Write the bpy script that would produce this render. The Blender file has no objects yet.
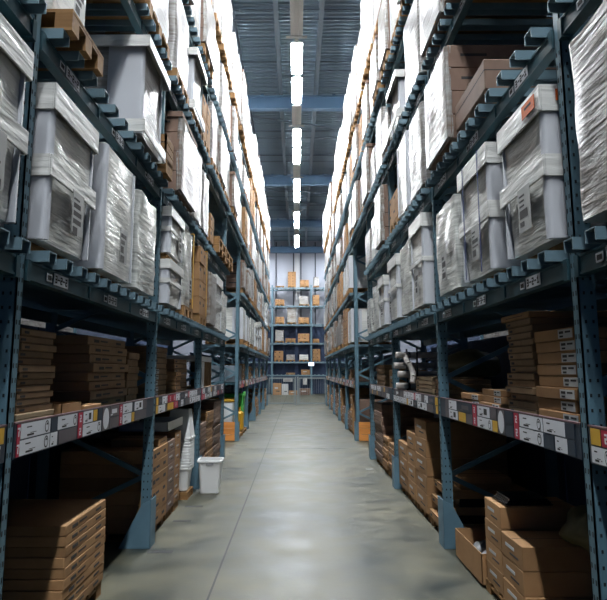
import bpy, math, random
from math import sin, cos, pi, atan, radians
random.seed(7)
SC = bpy.context.scene
COL = SC.collection

# ------------------------------------------------------------------ camera model
F, CX, CY, VX, HY, H = 560., 295., 291.5, 296.8, 370.2, 1.652
PITCH = atan((HY-CY)/F); YAW = atan((CX-VX)/F)

def lin(h):
    h = h.lstrip('#'); r = []
    for i in (0, 2, 4):
        c = int(h[i:i+2], 16)/255
        r.append(c/12.92 if c <= .04045 else ((c+.055)/1.055)**2.4)
    return tuple(r)+(1,)

# ------------------------------------------------------------------ materials
K = .65
def kk(c, k=None): return tuple(v*(K if k is None else k) for v in c[:3])+(1,)
def mat(name, col, rough=.6, metal=0., spec=.5, vary=0., noise=None, bump=0., bscale=40., emit=None, k=None):
    col = kk(col, k)
    if noise: noise = (kk(noise[0], k),)+tuple(noise[1:])
    m = bpy.data.materials.new(name); m.use_nodes = True
    nt = m.node_tree; b = nt.nodes['Principled BSDF']
    b.inputs['Base Color'].default_value = col if len(col) == 4 else col+(1,)
    b.inputs['Roughness'].default_value = rough
    b.inputs['Metallic'].default_value = metal
    b.inputs['Specular IOR Level'].default_value = spec
    N = nt.nodes.new; L = nt.links.new
    tc = N('ShaderNodeTexCoord')
    src = None
    if noise:                                    # (colour2, scale xyz, rotation, detail, lo, hi)
        c2, sc, rot, det, lo, hi = noise
        mp = N('ShaderNodeMapping'); mp.inputs['Scale'].default_value = sc; mp.inputs['Rotation'].default_value = rot
        L(tc.outputs['Object'], mp.inputs['Vector'])
        oi = N('ShaderNodeObjectInfo')
        va = N('ShaderNodeVectorMath'); va.operation = 'MULTIPLY_ADD'
        va.inputs[1].default_value = (37, 53, 71)
        cmb = N('ShaderNodeCombineXYZ')
        for k in range(3): L(oi.outputs['Random'], cmb.inputs[k])
        L(cmb.outputs[0], va.inputs[0]); L(mp.outputs[0], va.inputs[2])
        nz = N('ShaderNodeTexNoise'); nz.inputs['Scale'].default_value = 1; nz.inputs['Detail'].default_value = det
        nz.inputs['Distortion'].default_value = .6
        L(va.outputs[0], nz.inputs['Vector'])
        mr = N('ShaderNodeMapRange'); mr.inputs[1].default_value = lo; mr.inputs[2].default_value = hi
        L(nz.outputs[0], mr.inputs[0])
        mx = N('ShaderNodeMix'); mx.data_type = 'RGBA'
        mx.inputs[6].default_value = col if len(col) == 4 else col+(1,); mx.inputs[7].default_value = c2
        L(mr.outputs[0], mx.inputs[0]); src = mx.outputs[2]
        if bump:
            bp = N('ShaderNodeBump'); bp.inputs['Strength'].default_value = bump; bp.inputs['Distance'].default_value = .02
            L(nz.outputs[0], bp.inputs['Height']); L(bp.outputs[0], b.inputs['Normal'])
    elif bump:
        nz = N('ShaderNodeTexNoise'); nz.inputs['Scale'].default_value = bscale; nz.inputs['Detail'].default_value = 4
        L(tc.outputs['Object'], nz.inputs['Vector'])
        bp = N('ShaderNodeBump'); bp.inputs['Strength'].default_value = bump; bp.inputs['Distance'].default_value = .01
        L(nz.outputs[0], bp.inputs['Height']); L(bp.outputs[0], b.inputs['Normal'])
    if vary:
        oi2 = N('ShaderNodeObjectInfo'); hs = N('ShaderNodeHueSaturation')
        mr2 = N('ShaderNodeMapRange'); mr2.inputs[3].default_value = 1-vary; mr2.inputs[4].default_value = 1+vary
        L(oi2.outputs['Random'], mr2.inputs[0]); L(mr2.outputs[0], hs.inputs['Value'])
        if src: L(src, hs.inputs['Color'])
        else: hs.inputs['Color'].default_value = col if len(col) == 4 else col+(1,)
        src = hs.outputs[0]
    if src: L(src, b.inputs['Base Color'])
    if emit:
        b.inputs['Emission Color'].default_value = emit[0]; b.inputs['Emission Strength'].default_value = emit[1]
    return m

M = {}
M['post'] = mat('rack_post_blue', (.14, .265, .34), .45, 0, .5)
M['beam'] = mat('rack_beam_teal', (.032, .10, .13), .45, 0, .5)
M['bar'] = mat('support_bar_steel', (.21, .33, .40), .4, .1, .5)
M['hole'] = mat('post_hole', (.008, .015, .02), .9)
M['guard'] = mat('post_guard_blue', (.20, .36, .47), .5, 0, .5, noise=((.15, .28, .37, 1), (3, 3, 3), (0, 0, 0), 4, .35, .7))
def film_mat(name, light, dark, ang, amt, rough=.24, fine=(4, 4, 46)):
    """stretch film: broad patches of what shows through, thin slanted pulled streaks, creased gloss"""
    m = bpy.data.materials.new(name); m.use_nodes = True
    nt = m.node_tree; b = nt.nodes['Principled BSDF']; N = nt.nodes.new; L = nt.links.new
    tc = N('ShaderNodeTexCoord'); oi = N('ShaderNodeObjectInfo'); cmb = N('ShaderNodeCombineXYZ')
    for k in range(3): L(oi.outputs['Random'], cmb.inputs[k])
    def noise(scale, rot, det, dist, off):
        mp = N('ShaderNodeMapping'); mp.inputs['Scale'].default_value = scale; mp.inputs['Rotation'].default_value = rot
        L(tc.outputs['Object'], mp.inputs['Vector'])
        va = N('ShaderNodeVectorMath'); va.operation = 'MULTIPLY_ADD'; va.inputs[1].default_value = off
        L(cmb.outputs[0], va.inputs[0]); L(mp.outputs[0], va.inputs[2])
        n = N('ShaderNodeTexNoise'); n.inputs['Scale'].default_value = 1; n.inputs['Detail'].default_value = det; n.inputs['Distortion'].default_value = dist
        L(va.outputs[0], n.inputs['Vector']); return n.outputs[0]
    n1 = noise((2.2, 2.2, 3.2), (0, 0, 0), 3, .4, (31, 17, 43)); n2 = noise(fine, (ang, ang*.4, 0), 4, .5, (37, 53, 71)); n3 = noise((3, 3, 14), (-ang*1.6, .3, 0), 3, .8, (11, 23, 7))
    a = N('ShaderNodeMath'); a.operation = 'MULTIPLY_ADD'; a.inputs[1].default_value = .55; L(n2, a.inputs[0])
    c = N('ShaderNodeMath'); c.operation = 'MULTIPLY'; c.inputs[1].default_value = .45; L(n1, c.inputs[0]); L(c.outputs[0], a.inputs[2])
    mr = N('ShaderNodeMapRange'); mr.inputs[1].default_value = .43; mr.inputs[2].default_value = .62; mr.inputs[4].default_value = amt; L(a.outputs[0], mr.inputs[0])
    mx = N('ShaderNodeMix'); mx.data_type = 'RGBA'; mx.inputs[6].default_value = light+(1,); mx.inputs[7].default_value = dark+(1,)
    L(mr.outputs[0], mx.inputs[0]); L(mx.outputs[2], b.inputs['Base Color'])
    h = N('ShaderNodeMath'); h.operation = 'ADD'; L(n2, h.inputs[0]); L(n3, h.inputs[1])
    bp = N('ShaderNodeBump'); bp.inputs['Strength'].default_value = .42; bp.inputs['Distance'].default_value = .015
    L(h.outputs[0], bp.inputs['Height']); L(bp.outputs[0], b.inputs['Normal'])
    b.inputs['Roughness'].default_value = rough; b.inputs['Specular IOR Level'].default_value = .6
    return m
M['film'] = film_mat('stretch_film_white', (.80, .785, .74), (.36, .36, .34), .22, .55)
M['film2'] = film_mat('stretch_film_grey', (.72, .72, .68), (.25, .26, .25), -.30, .65, fine=(3, 3, 38))
M['filmw'] = film_mat('stretch_film_dimmed', (.31, .30, .295), (.15, .125, .105), .35, .9, .32)  # white film with its colour darkened to offset the strong light near the lamps
M['filmgloss'] = film_mat('stretch_film_gloss', (.31, .30, .285), (.15, .105, .075), .5, .9, .32, (3, 3, 20))  # glossy front film, colour darkened against the lamplight likewise
M['capfilm'] = film_mat('film_over_cap', (.76, .75, .72), (.50, .50, .48), .3, .6, .28, (3, 3, 26))
M['board'] = mat('edge_board_grey', (.56, .57, .61), .5, 0, .5, vary=.05, k=1)
M['cap'] = mat('cap_card_white', (.60, .60, .63), .5, 0, .5, vary=.06,
    noise=((.50, .50, .52, 1), (3, 3, 10), (.2, .1, 0), 3, .45, .75))
M['carton'] = mat('brown_card', (.54, .30, .14), .75, 0, .25, vary=.16,
    noise=((.46, .25, .115, 1), (5, 5, 5), (0, 0, 0), 3, .4, .7))
M['carton2'] = mat('mauve_brown_card', (.33, .21, .155), .7, 0, .3, vary=.14,
    noise=((.28, .175, .13, 1), (5, 5, 5), (0, 0, 0), 3, .4, .7))
M['flat'] = mat('flatpack_card', (.43, .27, .15), .75, 0, .25, vary=.14,
    noise=((.36, .22, .12, 1), (3, 8, 5), (0, 0, 0), 3, .4, .7))
M['pale'] = mat('pale_board', (.60, .43, .26), .7, 0, .3, vary=.12)
M['print'] = mat('dark_print', (.055, .05, .05), .8)
M['seam'] = mat('card_seam', (.13, .075, .04), .9)
M['tape'] = mat('packing_tape', (.52, .36, .22), .35)
M['wood'] = mat('pallet_wood', (.47, .255, .10), .75, 0, .3, vary=.2,
    noise=((.33, .165, .06, 1), (2, 16, 16), (0, 0, 0), 4, .4, .7))
M['crate'] = mat('orange_wood', (.78, .31, .075), .6, 0, .4, vary=.06,
    noise=((.55, .19, .04, 1), (2, 2, 14), (0, 0, 0), 5, .4, .75), k=1)
M['white'] = mat('white_plastic', (.88, .88, .87), .35, 0, .5, k=1)
M['labelgrey'] = mat('label_under_film', (.46, .46, .45), .4)
M['paper'] = mat('white_paper', (.74, .74, .74), .7)
M['cardw'] = mat('sign_white', (.66, .67, .71), .5, k=1)
M['cardd'] = mat('sign_dark', (.035, .055, .085), .5)
M['cardb'] = mat('sign_brown_grey', (.16, .14, .155), .5)
M['cardr'] = mat('sign_red', (.40, .02, .05), .5, k=1)
M['cardy'] = mat('sign_yellow', (.62, .36, .04), .5, k=1)
M['rail'] = mat('rail_edge', (.18, .10, .11), .5)
M['orange'] = mat('orange_sticker', (.95, .17, .015), .6)
M['yellow'] = mat('yellow_strap', (.85, .45, .02), .5)
M['blue'] = mat('blue_strap', (.03, .06, .22), .5)
M['green'] = mat('green_plastic', (.07, .45, .08), .45, k=1)
M['black'] = mat('black_plastic', (.012, .013, .016), .35)
M['olive'] = mat('olive_sack', (.16, .14, .06), .55, bump=.4, bscale=9)
M['greyp'] = mat('grey_product', (.30, .36, .42), .5)
M['bag'] = mat('grey_poly_bag', (.33, .34, .36), .25, 0, .7, bump=.6, bscale=14)
M['roll'] = mat('white_roll', (.68, .62, .58), .6, bump=.3, bscale=30)
M['deck'] = mat('roof_deck_blue', (.36, .50, .62), .5, .0, .5)
M['joist'] = mat('joist_grey_blue', (.21, .28, .35), .5)
M['girder'] = mat('girder_blue', (.16, .29, .46), .5)
M['housing'] = mat('lamp_housing', (.50, .50, .47), .5)
M['tube'] = mat('lamp_tube', (.9, .95, 1), .5, emit=((.92, .97, 1.0, 1), 370.))
M['back'] = mat('navy_shade', (.030, .058, .135), .7)  # navy colour stands in for the shade behind the shelves
M['wall'] = mat('wall_panel', (.50, .53, .62), .6, noise=((.44, .47, .56, 1), (.4, .4, .4), (0, 0, 0), 2, .4, .7))
M['column'] = mat('column_white', (.62, .63, .68), .6)
M['dark'] = mat('dark_trim', (.03, .04, .055), .7)
M['fence'] = mat('fence_galvanised', (.36, .42, .44), .45, .3)
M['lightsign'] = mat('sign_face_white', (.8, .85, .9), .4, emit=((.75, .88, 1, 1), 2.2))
M['mark'] = mat('floor_tape', (.03, .032, .032), .6)

def floor_mat():
    m = bpy.data.materials.new('polished_concrete'); m.use_nodes = True
    nt = m.node_tree; b = nt.nodes['Principled BSDF']; N = nt.nodes.new; L = nt.links.new
    tc = N('ShaderNodeTexCoord')
    def nz(scale, det, dist=0., sx=1., sy=1.):
        mp = N('ShaderNodeMapping'); mp.inputs['Scale'].default_value = (sx, sy, 1)
        L(tc.outputs['Object'], mp.inputs[0])
        n = N('ShaderNodeTexNoise'); n.inputs['Scale'].default_value = scale; n.inputs['Detail'].default_value = det
        n.inputs['Distortion'].default_value = dist; L(mp.outputs[0], n.inputs[0]); return n
    n1 = nz(.7, 5, .3, 1., 1.2); n2 = nz(2.4, 6, .3, 1., 1.2); n3 = nz(30, 3)
    r1 = N('ShaderNodeValToRGB'); e = r1.color_ramp.elements
    e[0].position = .36; e[0].color = kk((.030, .040, .036)); e[1].position = .64; e[1].color = kk((.172, .158, .100))
    a = N('ShaderNodeMath'); a.operation = 'MULTIPLY_ADD'; a.inputs[1].default_value = .5; 
    a2 = N('ShaderNodeMath'); a2.operation = 'MULTIPLY'; a2.inputs[1].default_value = .5
    L(n1.outputs[0], a2.inputs[0]); L(n2.outputs[0], a.inputs[0]); L(a2.outputs[0], a.inputs[2])
    L(a.outputs[0], r1.inputs[0]); L(r1.outputs[0], b.inputs['Base Color'])
    mr = N('ShaderNodeMapRange'); mr.inputs[1].default_value = .3; mr.inputs[2].default_value = .7
    mr.inputs[3].default_value = .36; mr.inputs[4].default_value = .54
    L(n2.outputs[0], mr.inputs[0]); L(mr.outputs[0], b.inputs['Roughness'])
    bp = N('ShaderNodeBump'); bp.inputs['Strength'].default_value = .06; bp.inputs['Distance'].default_value = .01
    L(n3.outputs[0], bp.inputs['Height']); L(bp.outputs[0], b.inputs['Normal'])
    b.inputs['Specular IOR Level'].default_value = .45
    return m
M['floor'] = floor_mat()

# ------------------------------------------------------------------ mesh builder
class MB:
    def __init__(s): s.v = []; s.f = []; s.mi = []; s.sm = []
    def add(s, vs, fs, mi=0, smooth=False):
        o = len(s.v); s.v += vs
        for f in fs: s.f.append(tuple(o+i for i in f)); s.mi.append(mi); s.sm.append(smooth)
        return s
    def box(s, x0, x1, y0, y1, z0, z1, mi=0, c=0.):
        if c <= 0:
            vs = [(x0,y0,z0),(x1,y0,z0),(x1,y1,z0),(x0,y1,z0),(x0,y0,z1),(x1,y0,z1),(x1,y1,z1),(x0,y1,z1)]
            return s.add(vs, [(3,2,1,0),(4,5,6,7),(0,1,5,4),(1,2,6,5),(2,3,7,6),(3,0,4,7)], mi)
        c = min(c, (x1-x0)/3, (y1-y0)/3, (z1-z0)/3)
        def ring(z, i): return [(x0+i,y0+i,z),(x1-i,y0+i,z),(x1-i,y1-i,z),(x0+i,y1-i,z)]
        vs = []; fs = []
        for z, i in ((z0, c), (z0+c, 0), (z1-c, 0), (z1, c)):
            xa, xb, ya, yb = x0+i, x1-i, y0+i, y1-i; k = c if i == 0 else c*.0+.0
            if i == 0: vs += [(xa+c,ya,z),(xb-c,ya,z),(xb,ya+c,z),(xb,yb-c,z),(xb-c,yb,z),(xa+c,yb,z),(xa,yb-c,z),(xa,ya+c,z)]
            else: vs += [(xa,ya,z),(xb,ya,z),(xb,ya,z),(xb,yb,z),(xb,yb,z),(xa,yb,z),(xa,yb,z),(xa,ya,z)]
        for r in range(3):
            for k in range(8):
                a, b = r*8+k, r*8+(k+1) % 8
                fs.append((a, b, b+8, a+8))
        fs.append((7,5,3,1)); fs.append((24,26,28,30))
        return s.add(vs, fs, mi)
    def quad(s, a, b, c, d, mi=0): return s.add([a, b, c, d], [(0,1,2,3)], mi)
    def tube(s, p, q, r, n=10, mi=0, r2=None, smooth=True):
        from mathutils import Vector
        p, q = Vector(p), Vector(q); d = (q-p).normalized()
        u = d.orthogonal().normalized(); w = d.cross(u); r2 = r if r2 is None else r2
        vs = []
        for c_, rr in ((p, r), (q, r2)):
            for k in range(n):
                t = 2*pi*k/n; vs.append(tuple(c_+u*(rr*cos(t))+w*(rr*sin(t))))
        fs = [(k, (k+1) % n, n+(k+1) % n, n+k) for k in range(n)]
        s.add(vs, fs, mi, smooth)
        s.add(vs[:n], [tuple(range(n-1, -1, -1))], mi); s.add(vs[n:], [tuple(range(n))], mi)
        return s
    def path(s, pts, r, n=8, mi=0):
        for a, b in zip(pts[:-1], pts[1:]): s.tube(a, b, r, n, mi)
        return s
    def bar(s, p, q, w, t, mi=0):                 # flat rectangular bar between two points
        from mathutils import Vector
        p, q = Vector(p), Vector(q); d = (q-p).normalized()
        up = Vector((0,1,0)) if abs(d.y) < .9 else Vector((0,0,1))
        a = d.cross(up).normalized(); b = d.cross(a).normalized(); vs = []
        for c_ in (p, q):
            for i, j in ((-1,-1),(1,-1),(1,1),(-1,1)): vs.append(tuple(c_+a*(i*w/2)+b*(j*t/2)))
        return s.add(vs, [(3,2,1,0),(4,5,6,7),(0,1,5,4),(1,2,6,5),(2,3,7,6),(3,0,4,7)], mi)
    def mesh(s, name, mats):
        me = bpy.data.meshes.new(name); me.from_pydata(s.v, [], s.f)
        for m in (mats if isinstance(mats, (list, tuple)) else [mats]): me.materials.append(M[m])
        me.polygons.foreach_set('material_index', s.mi); me.polygons.foreach_set('use_smooth', s.sm)
        me.validate(); me.update(); return me

def link(name, me, loc=(0,0,0), rz=0., parent=None):
    o = bpy.data.objects.new(name, me); COL.objects.link(o)
    o.location = loc; o.rotation_euler = (0, 0, rz)
    if parent: o.parent = parent
    return o
USED = {}
def tag(o, label, cat, group=None, kind=None):
    n = len(label.split())
    if n < 4 or n > 16: print('LABELWORDS', n, label)
    if label in USED: print('DUPLABEL', label)
    USED[label] = 1
    o['label'] = label; o['category'] = cat
    if group: o['group'] = group
    if kind: o['kind'] = kind
    return o
def struct(name, me, loc=(0,0,0), label=None):
    o = link(name, me, loc); o['kind'] = 'structure'
    if label: o['label'] = label
    return o
CACHE = {}
def cached(key, fn):
    if key not in CACHE: CACHE[key] = fn()
    return CACHE[key]
ORD = ['first','second','third','fourth','fifth','sixth','seventh','eighth','ninth','tenth','eleventh','twelfth','thirteenth',
       'fourteenth','fifteenth','sixteenth','seventeenth','eighteenth','nineteenth','twentieth','twenty-first','twenty-second','twenty-third','twenty-fourth']

# ------------------------------------------------------------------ the building
def flat(x0, x1, y0, y1, z0, z1, m): return MB().box(x0, x1, y0, y1, z0, z1).mesh(m, m)
struct('floor', flat(-9, 9, -10, 40.2, -.2, 0, 'floor'))
jm = MB()
jm.box(-.658, -.642, -10, 40, 0, .0015)
for y in (-1.5, 12.3, 26.9): jm.box(-9, 9, y-.004, y+.004, 0, .0015)
struct('trim_floor_joint', jm.mesh('floor_joint', 'mark'))
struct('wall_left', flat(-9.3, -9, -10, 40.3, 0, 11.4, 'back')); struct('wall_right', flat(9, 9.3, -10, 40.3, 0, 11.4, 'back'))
struct('wall_back', flat(-9, 9, 40, 40.3, 0, 11.4, 'wall'))
wm = MB()
for x in (-4.4, -2.9, -1.5, -.24, .30, 1.34, 2.8, 4.2): wm.box(x-.035, x+.035, 39.94, 40, 0, 10.9)
struct('trim_wall_seams', wm.mesh('wall_seams', 'dark'))
struct('trim_column', flat(-.14, .20, 39.7, 39.94, 0, 10.9, 'column'))
# roof deck: corrugated sheet, ribs run across the aisle
d = MB(); y = -10.; prof = []
while y < 40.2:
    prof += [(y, 11.0), (y+.06, 11.0), (y+.075, 11.07), (y+.15, 11.07)]; y += .165
vs = []; fs = []
for yy, zz in prof: vs += [(-9, yy, zz), (9, yy, zz)]
for k in range(len(prof)-1): fs.append((2*k, 2*k+1, 2*k+3, 2*k+2))
d.add(vs, fs); d.box(-9, 9, -10, 40.2, 11.12, 11.2)
struct('ceiling', d.mesh('roof_deck', 'deck'))
d = MB()
for i in range(-4, 5):
    x = .05+(i+.5)*1.16
    d.box(x-.06, x+.06, -10, 40, 10.93, 10.99); d.box(x-.055, x+.055, -10, 40, 10.55, 10.61)
    y = -10; k = 0
    while y < 39.5:
        d.bar((x, y, 10.61 if k % 2 else 10.95), (x, y+.6, 10.95 if k % 2 else 10.61), .03, .03); y += .6; k += 1
struct('ceiling_joists', d.mesh('joists', 'joist'))
d = MB(); y = -8.96
while y < 39:
    d.box(-9, 9, y-.02, y+.02, 10.60, 10.64); d.box(-9, 9, y-.02, y+.02, 10.88, 10.92); y += 2.48
for y0, x0, x1 in ((25.6, -3.5, 3.5), (27.6, -3.5, 4.0), (31.4, 3.5, -3.5), (17.8, -4, 3.5)):
    d.bar((x0, y0, 10.5), (x1, y0+2.6, 10.5), .05, .05)
struct('ceiling_bridging', d.mesh('bridging', 'joist'))
d = MB()
for y in (-5.3, 2.2, 9.7, 17.2, 24.7, 32.3, 39.6):
    d.box(-9, 9, y-.012, y+.012, 10.05, 10.45); d.box(-9, 9, y-.11, y+.11, 10.03, 10.06); d.box(-9, 9, y-.11, y+.11, 10.45, 10.48)
    for i in range(-4, 5): d.box(.05+i*1.16-.05, .05+i*1.16+.05, y-.05, y+.05, 10.48, 10.56)
struct('ceiling_girders', d.mesh('girders', 'girder'))

# strip lights in one long row over the aisle: two lit, one dark
def strip_light(x, y, lit, label, group, z=9.8):
    t = tag(link('strip_light', None, (x, y, z)), label, 'ceiling light', group)
    def hs():
        b = MB(); b.box(-.05, .05, -.77, .77, .03, .11, 0, .01)
        b.add([(-.05,-.77,.03),(.05,-.77,.03),(.15,-.75,-.02),(-.15,-.75,-.02),(-.05,.77,.03),(.05,.77,.03),(.15,.75,-.02),(-.15,.75,-.02)],
              [(0,4,7,3),(1,2,6,5),(0,3,2,1),(4,5,6,7)])
        return b.mesh('lamp_housing', 'housing')
    link('housing', cached('housing', hs), parent=t)
    if lit:
        link('lamp_tube', cached('tube', lambda: MB().tube((-.062,-.71,-.02),(-.062,.71,-.02),.036,10).tube((.062,-.71,-.02),(.062,.71,-.02),.036,10).mesh('lamp_tube','tube')), parent=t)
    else:
        link('end_bracket', cached('brk', lambda: MB().box(-.26,.26,.66,.72,-.04,.0).mesh('end_bracket','housing')), parent=t)
    link('hanger', cached('hang', lambda: MB().tube((0,-.5,.1),(0,-.5,.75),.012,6).tube((0,.5,.1),(0,.5,.75),.012,6).mesh('hanger','joist')), parent=t)
y = 12.1-1.69*12; k = 0; nl = 0; nd = 0; no = 0
while y < 37:
    lit = (k % 3 != 0)
    if y < 11.0: no += 1; lab = f'{"lit" if lit else "dark"} strip light over the aisle above or behind the camera, {ORD[no-1]} along the row'
    elif lit: nl += 1; lab = f'lit tube strip light over the aisle, {ORD[nl-1]} lit one from the camera end'
    else: nd += 1; lab = f'dark unlit strip light over the aisle, {ORD[nd-1]} dark one from the camera end'
    strip_light(0, y, lit, lab, 'strip lights in the row over the aisle')
    y += 1.69; k += 1

for i, x in enumerate((-5.6, -3.6, 3.6, 5.6)):  # added fill lamps, unseen behind the racks, to brighten the back wall
    strip_light(x, 37.0, True, f'added fill light over the far cross aisle, {ORD[i]} from its left end', 'added fill lights over the far cross aisle')
# ------------------------------------------------------------------ racking
PY1 = [.25, 2.80, 5.60, 8.275, 10.92]
PY2 = [13.65, 16.34, 19.02, 21.70, 24.38, 27.05]
FR = 1.40                                            # rack face from the aisle's middle
TOP = [2.22, 3.495, 4.77, 6.045, 7.32]               # beam tops
BARH = .06
SHELF = 1.36
# local rack frame: +X faces the aisle, 0 at the rack face, -1.1 at the rear
def post_mesh(h, holes):
    b = MB()
    for xc, dirn in ((-.045, 1), (-1.06, -1)):
        b.box(xc-.045, xc+.045, -.03, -.025, 0, h); b.box(xc-.045, xc+.045, .025, .03, 0, h)
        b.box(xc+.04*dirn-.005, xc+.04*dirn+.005, -.03, .03, 0, h)
        if holes and dirn == 1:
            z = .45
            while z < 3.4:
                for xx in (-.068, -.030):
                    for yy in (-.0315, .0315): b.box(xx-.005, xx+.005, yy-.001, yy+.001, z-.008, z+.008, 1)
                for yy in (-.014, .014): b.box(.0, .001, yy-.005, yy+.005, z-.012, z+.012, 1)
                z += .072
        b.box(xc-.07, xc+.07, -.07, .07, 0, .008)
    return b.mesh('upright_posts', ['post', 'hole'])
def brace_mesh(a, z0, z1):
    return MB().bar((-.06, 0, z0), (-1.05, 0, z1), .045, .03).mesh('diagonal_brace', 'post')
def guard_mesh():
    b = MB(); w = .095; t = .008
    b.box(.018, .026, -w, w, 0, .44)                                 # face to the aisle
    for sy in (-1, 1):                                              # trapezoid cheeks
        y0, y1 = sorted((sy*w, sy*(w-t)))
        P = [(.026, 0), (-.27, 0), (-.06, .40), (.026, .44)]
        vs = [(px, y0, pz) for px, pz in P]+[(px, y1, pz) for px, pz in P]
        b.add(vs, [(0,1,2,3),(7,6,5,4),(0,4,5,1),(1,5,6,2),(2,6,7,3),(3,7,4,0)])
    b.box(-.27, .026, -w, w, 0, .006)
    return b.mesh('post_guard', 'guard')
def beam_mesh(L):
    b = MB()
    b.box(-.055, 0, .036, L-.036, -.10, 0); b.box(0, .006, .036, L-.036, -.012, 0); b.box(0, .006, .036, L-.036, -.10, -.088)
    for y in (.036, L-.076): b.box(-.05, .012, y, y+.04, -.11, .0)
    b.box(-1.10, -1.05, .036, L-.036, -.10, 0)
    for k in (1, 2): b.box(0, .01, L*k/3-.012, L*k/3+.012, -.10, 0)
    return b.mesh('shelf_beam', 'beam')
def bar_mesh():                                                     # inverted channel with open end
    b = MB(); w = .045; t = .006
    b.box(-1.12, .09, -w, w, BARH-t, BARH); b.box(-1.12, .09, -w, -w+t, 0, BARH-t); b.box(-1.12, .09, w-t, w, 0, BARH-t)
    return b.mesh('pallet_support_bar', 'bar')
GL = {'0':'757','1':'262','2':'717','3':'737','-':'020','A':'757'}
FONT = {'0':('111','101','101','101','111'),'1':('010','110','010','010','111'),'2':('111','001','111','100','111'),
        '3':('111','001','111','001','111'),'4':('101','101','111','001','001'),'5':('111','100','111','001','111'),
        '-':('000','000','111','000','000'),'7':('111','001','010','010','010')}
def glyphs(b, txt, y0, z0, hgt, x, mi, flip=1):                     # on a plane facing +X, reads left to right for an aisle viewer
    p = hgt/5; yy = y0
    for ch in txt:
        for r, row in enumerate(FONT[ch]):
            for c, v in enumerate(row):
                if v == '1':
                    a = yy+c*p; b.box(x, x+.0008, min(a, a+p), max(a, a+p), z0+(4-r)*p, z0+(5-r)*p, mi)
        yy += 4*p
def loc_label_mesh(txt):
    b = MB(); b.box(.006, .008, -.10, .10, -.082, -.014); n = len(txt)*4-1; hgt = .044
    glyphs(b, txt, -n*hgt/10, -.07, hgt, .0082, 1)
    b.box(.006, .008, -.19, -.125, -.075, -.03); b.box(.0082, .009, -.18, -.135, -.066, -.04, 1)
    return b.mesh('location_label', ['cardw', 'print'])
post1 = post_mesh(7.55, True); post2 = post_mesh(7.55, False)
guardm = guard_mesh(); barm = bar_mesh()
def frame(root, ly, row):
    o = link('upright_frame', post1 if row == 1 else post2, (0, ly, 0), 0, root)
    zz = [.18+.465*i for i in range(16)]
    for i in range(15):
        a, c = zz[i], zz[i+1]
        me = cached(('br', i), lambda: MB().bar((-.06,0,a if i % 2 else c),(-1.05,0,c if i % 2 else a),.045,.03).mesh('diagonal_brace','post'))
        link('diagonal_brace', me, parent=o)
    link('post_guard', guardm, (0, ly, 0), 0, root)
    return o
def price_strip(root, L, row, cards):
    b = MB(); b.box(-.02, .0, .04, L-.04, 1.215, 1.39); b.box(-.02, .003, .04, L-.04, 1.385, 1.393, 1)
    b.box(-1.08, -.02, .04, L-.04, 1.30, 1.358, 2)
    s = link('price_strip', b.mesh('price_strip', ['cardd', 'rail', 'beam']), (0, 0, 0), 0, root)
    for c in cards: card(s, *c)
    return s
def card(par, y0, y1, z0, z1, kind, r):
    b = MB(); x0 = .001; x1 = .004
    w = y1-y0; h = z1-z0; X = x1+.0006
    col = {'w':'cardw','d':'cardd','b':'cardb','r':'cardr','y':'cardy'}[kind[0]]
    b.box(x0, x1, y0+.004, y1-.004, z0+.003, z1-.003)
    def rect(a, c, e, f, mi=1): b.box(x1, X, y0+w*a, y0+w*c, z0+h*e, z0+h*f, mi)
    def oval(cy, cz, ry, rz, mi, hole=0):
        n = 20; pts = [(X+.0004*mi, y0+w*cy+ry*cos(2*pi*k/n), z0+h*cz+rz*sin(2*pi*k/n)) for k in range(n)]
        b.add(pts, [tuple(range(n))], mi)
    if kind[0] == 'w':
        rect(.18, .34, .66, .74); rect(.2, .42, .14, .26); rect(.52, .58, .2, .26) if r.random() < .6 else None
        if 'o' in kind:
            oval(.86, .5, min(.026, w*.12), h*.40, 1); oval(.86, .5, min(.019, w*.09), h*.31, 2)
            rect(.85, .87, .25, .7, 1); b.add([(X+.002, y0+w*(.86-.045), z0+h*.6), (X+.002, y0+w*(.86+.045), z0+h*.6), (X+.002, y0+w*.86, z0+h*.78)], [(0,1,2)], 1)
        if 'p' in kind: rect(.55, .8, .25, .8); 
        rect(.30, .5, .3, .34)
    if kind[0] == 'b' and 'c' in kind: oval(.5, .5, w*.42, h*.46, 1)
    if kind[0] in 'bd' and 'p' in kind: rect(.2, .75, .3, .7); rect(.1, .3, .15, .25)
    if kind[0] == 'r':
        n = 2 if h > .12 else 1
        for k in range(n):
            p = .009; g = '2' if 'C' not in kind else '7'
            for rr, row in enumerate(FONT[g]):
                for c, v in enumerate(row):
                    if v == '1': b.box(x1, X, y0+w*.5-1.5*p+c*p, y0+w*.5-.5*p+c*p, z0+h*(k+.5)/n-2.5*p+(4-rr)*p, z0+h*(k+.5)/n-1.5*p+(4-rr)*p, 1)
    m1 = {'w':'print','d':'cardb','b':'cardw','r':'cardw','y':'print'}[kind[0]]
    link('price_card', b.mesh('price_card', [col, m1, 'cardw']), parent=par)
RNG = random.Random(3)
def rand_cards(L, seed):
    r = random.Random(seed); out = []
    for z0, z1 in ((1.302, 1.383), (1.219, 1.300)):
        y = .06
        while y < L-.12:
            w = r.choice((.09, .16, .24, .3)); w = min(w, L-.06-y)
            out.append((y, y+w, z0, z1, r.choice(('w', 'wo', 'wp', 'b', 'bp', 'd', 'dp', 'y', 'wo', 'r') if w > .12 else ('y', 'd', 'r', 'b')), r)); y += w+.005
    return out
BAYNAME = {}
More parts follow.
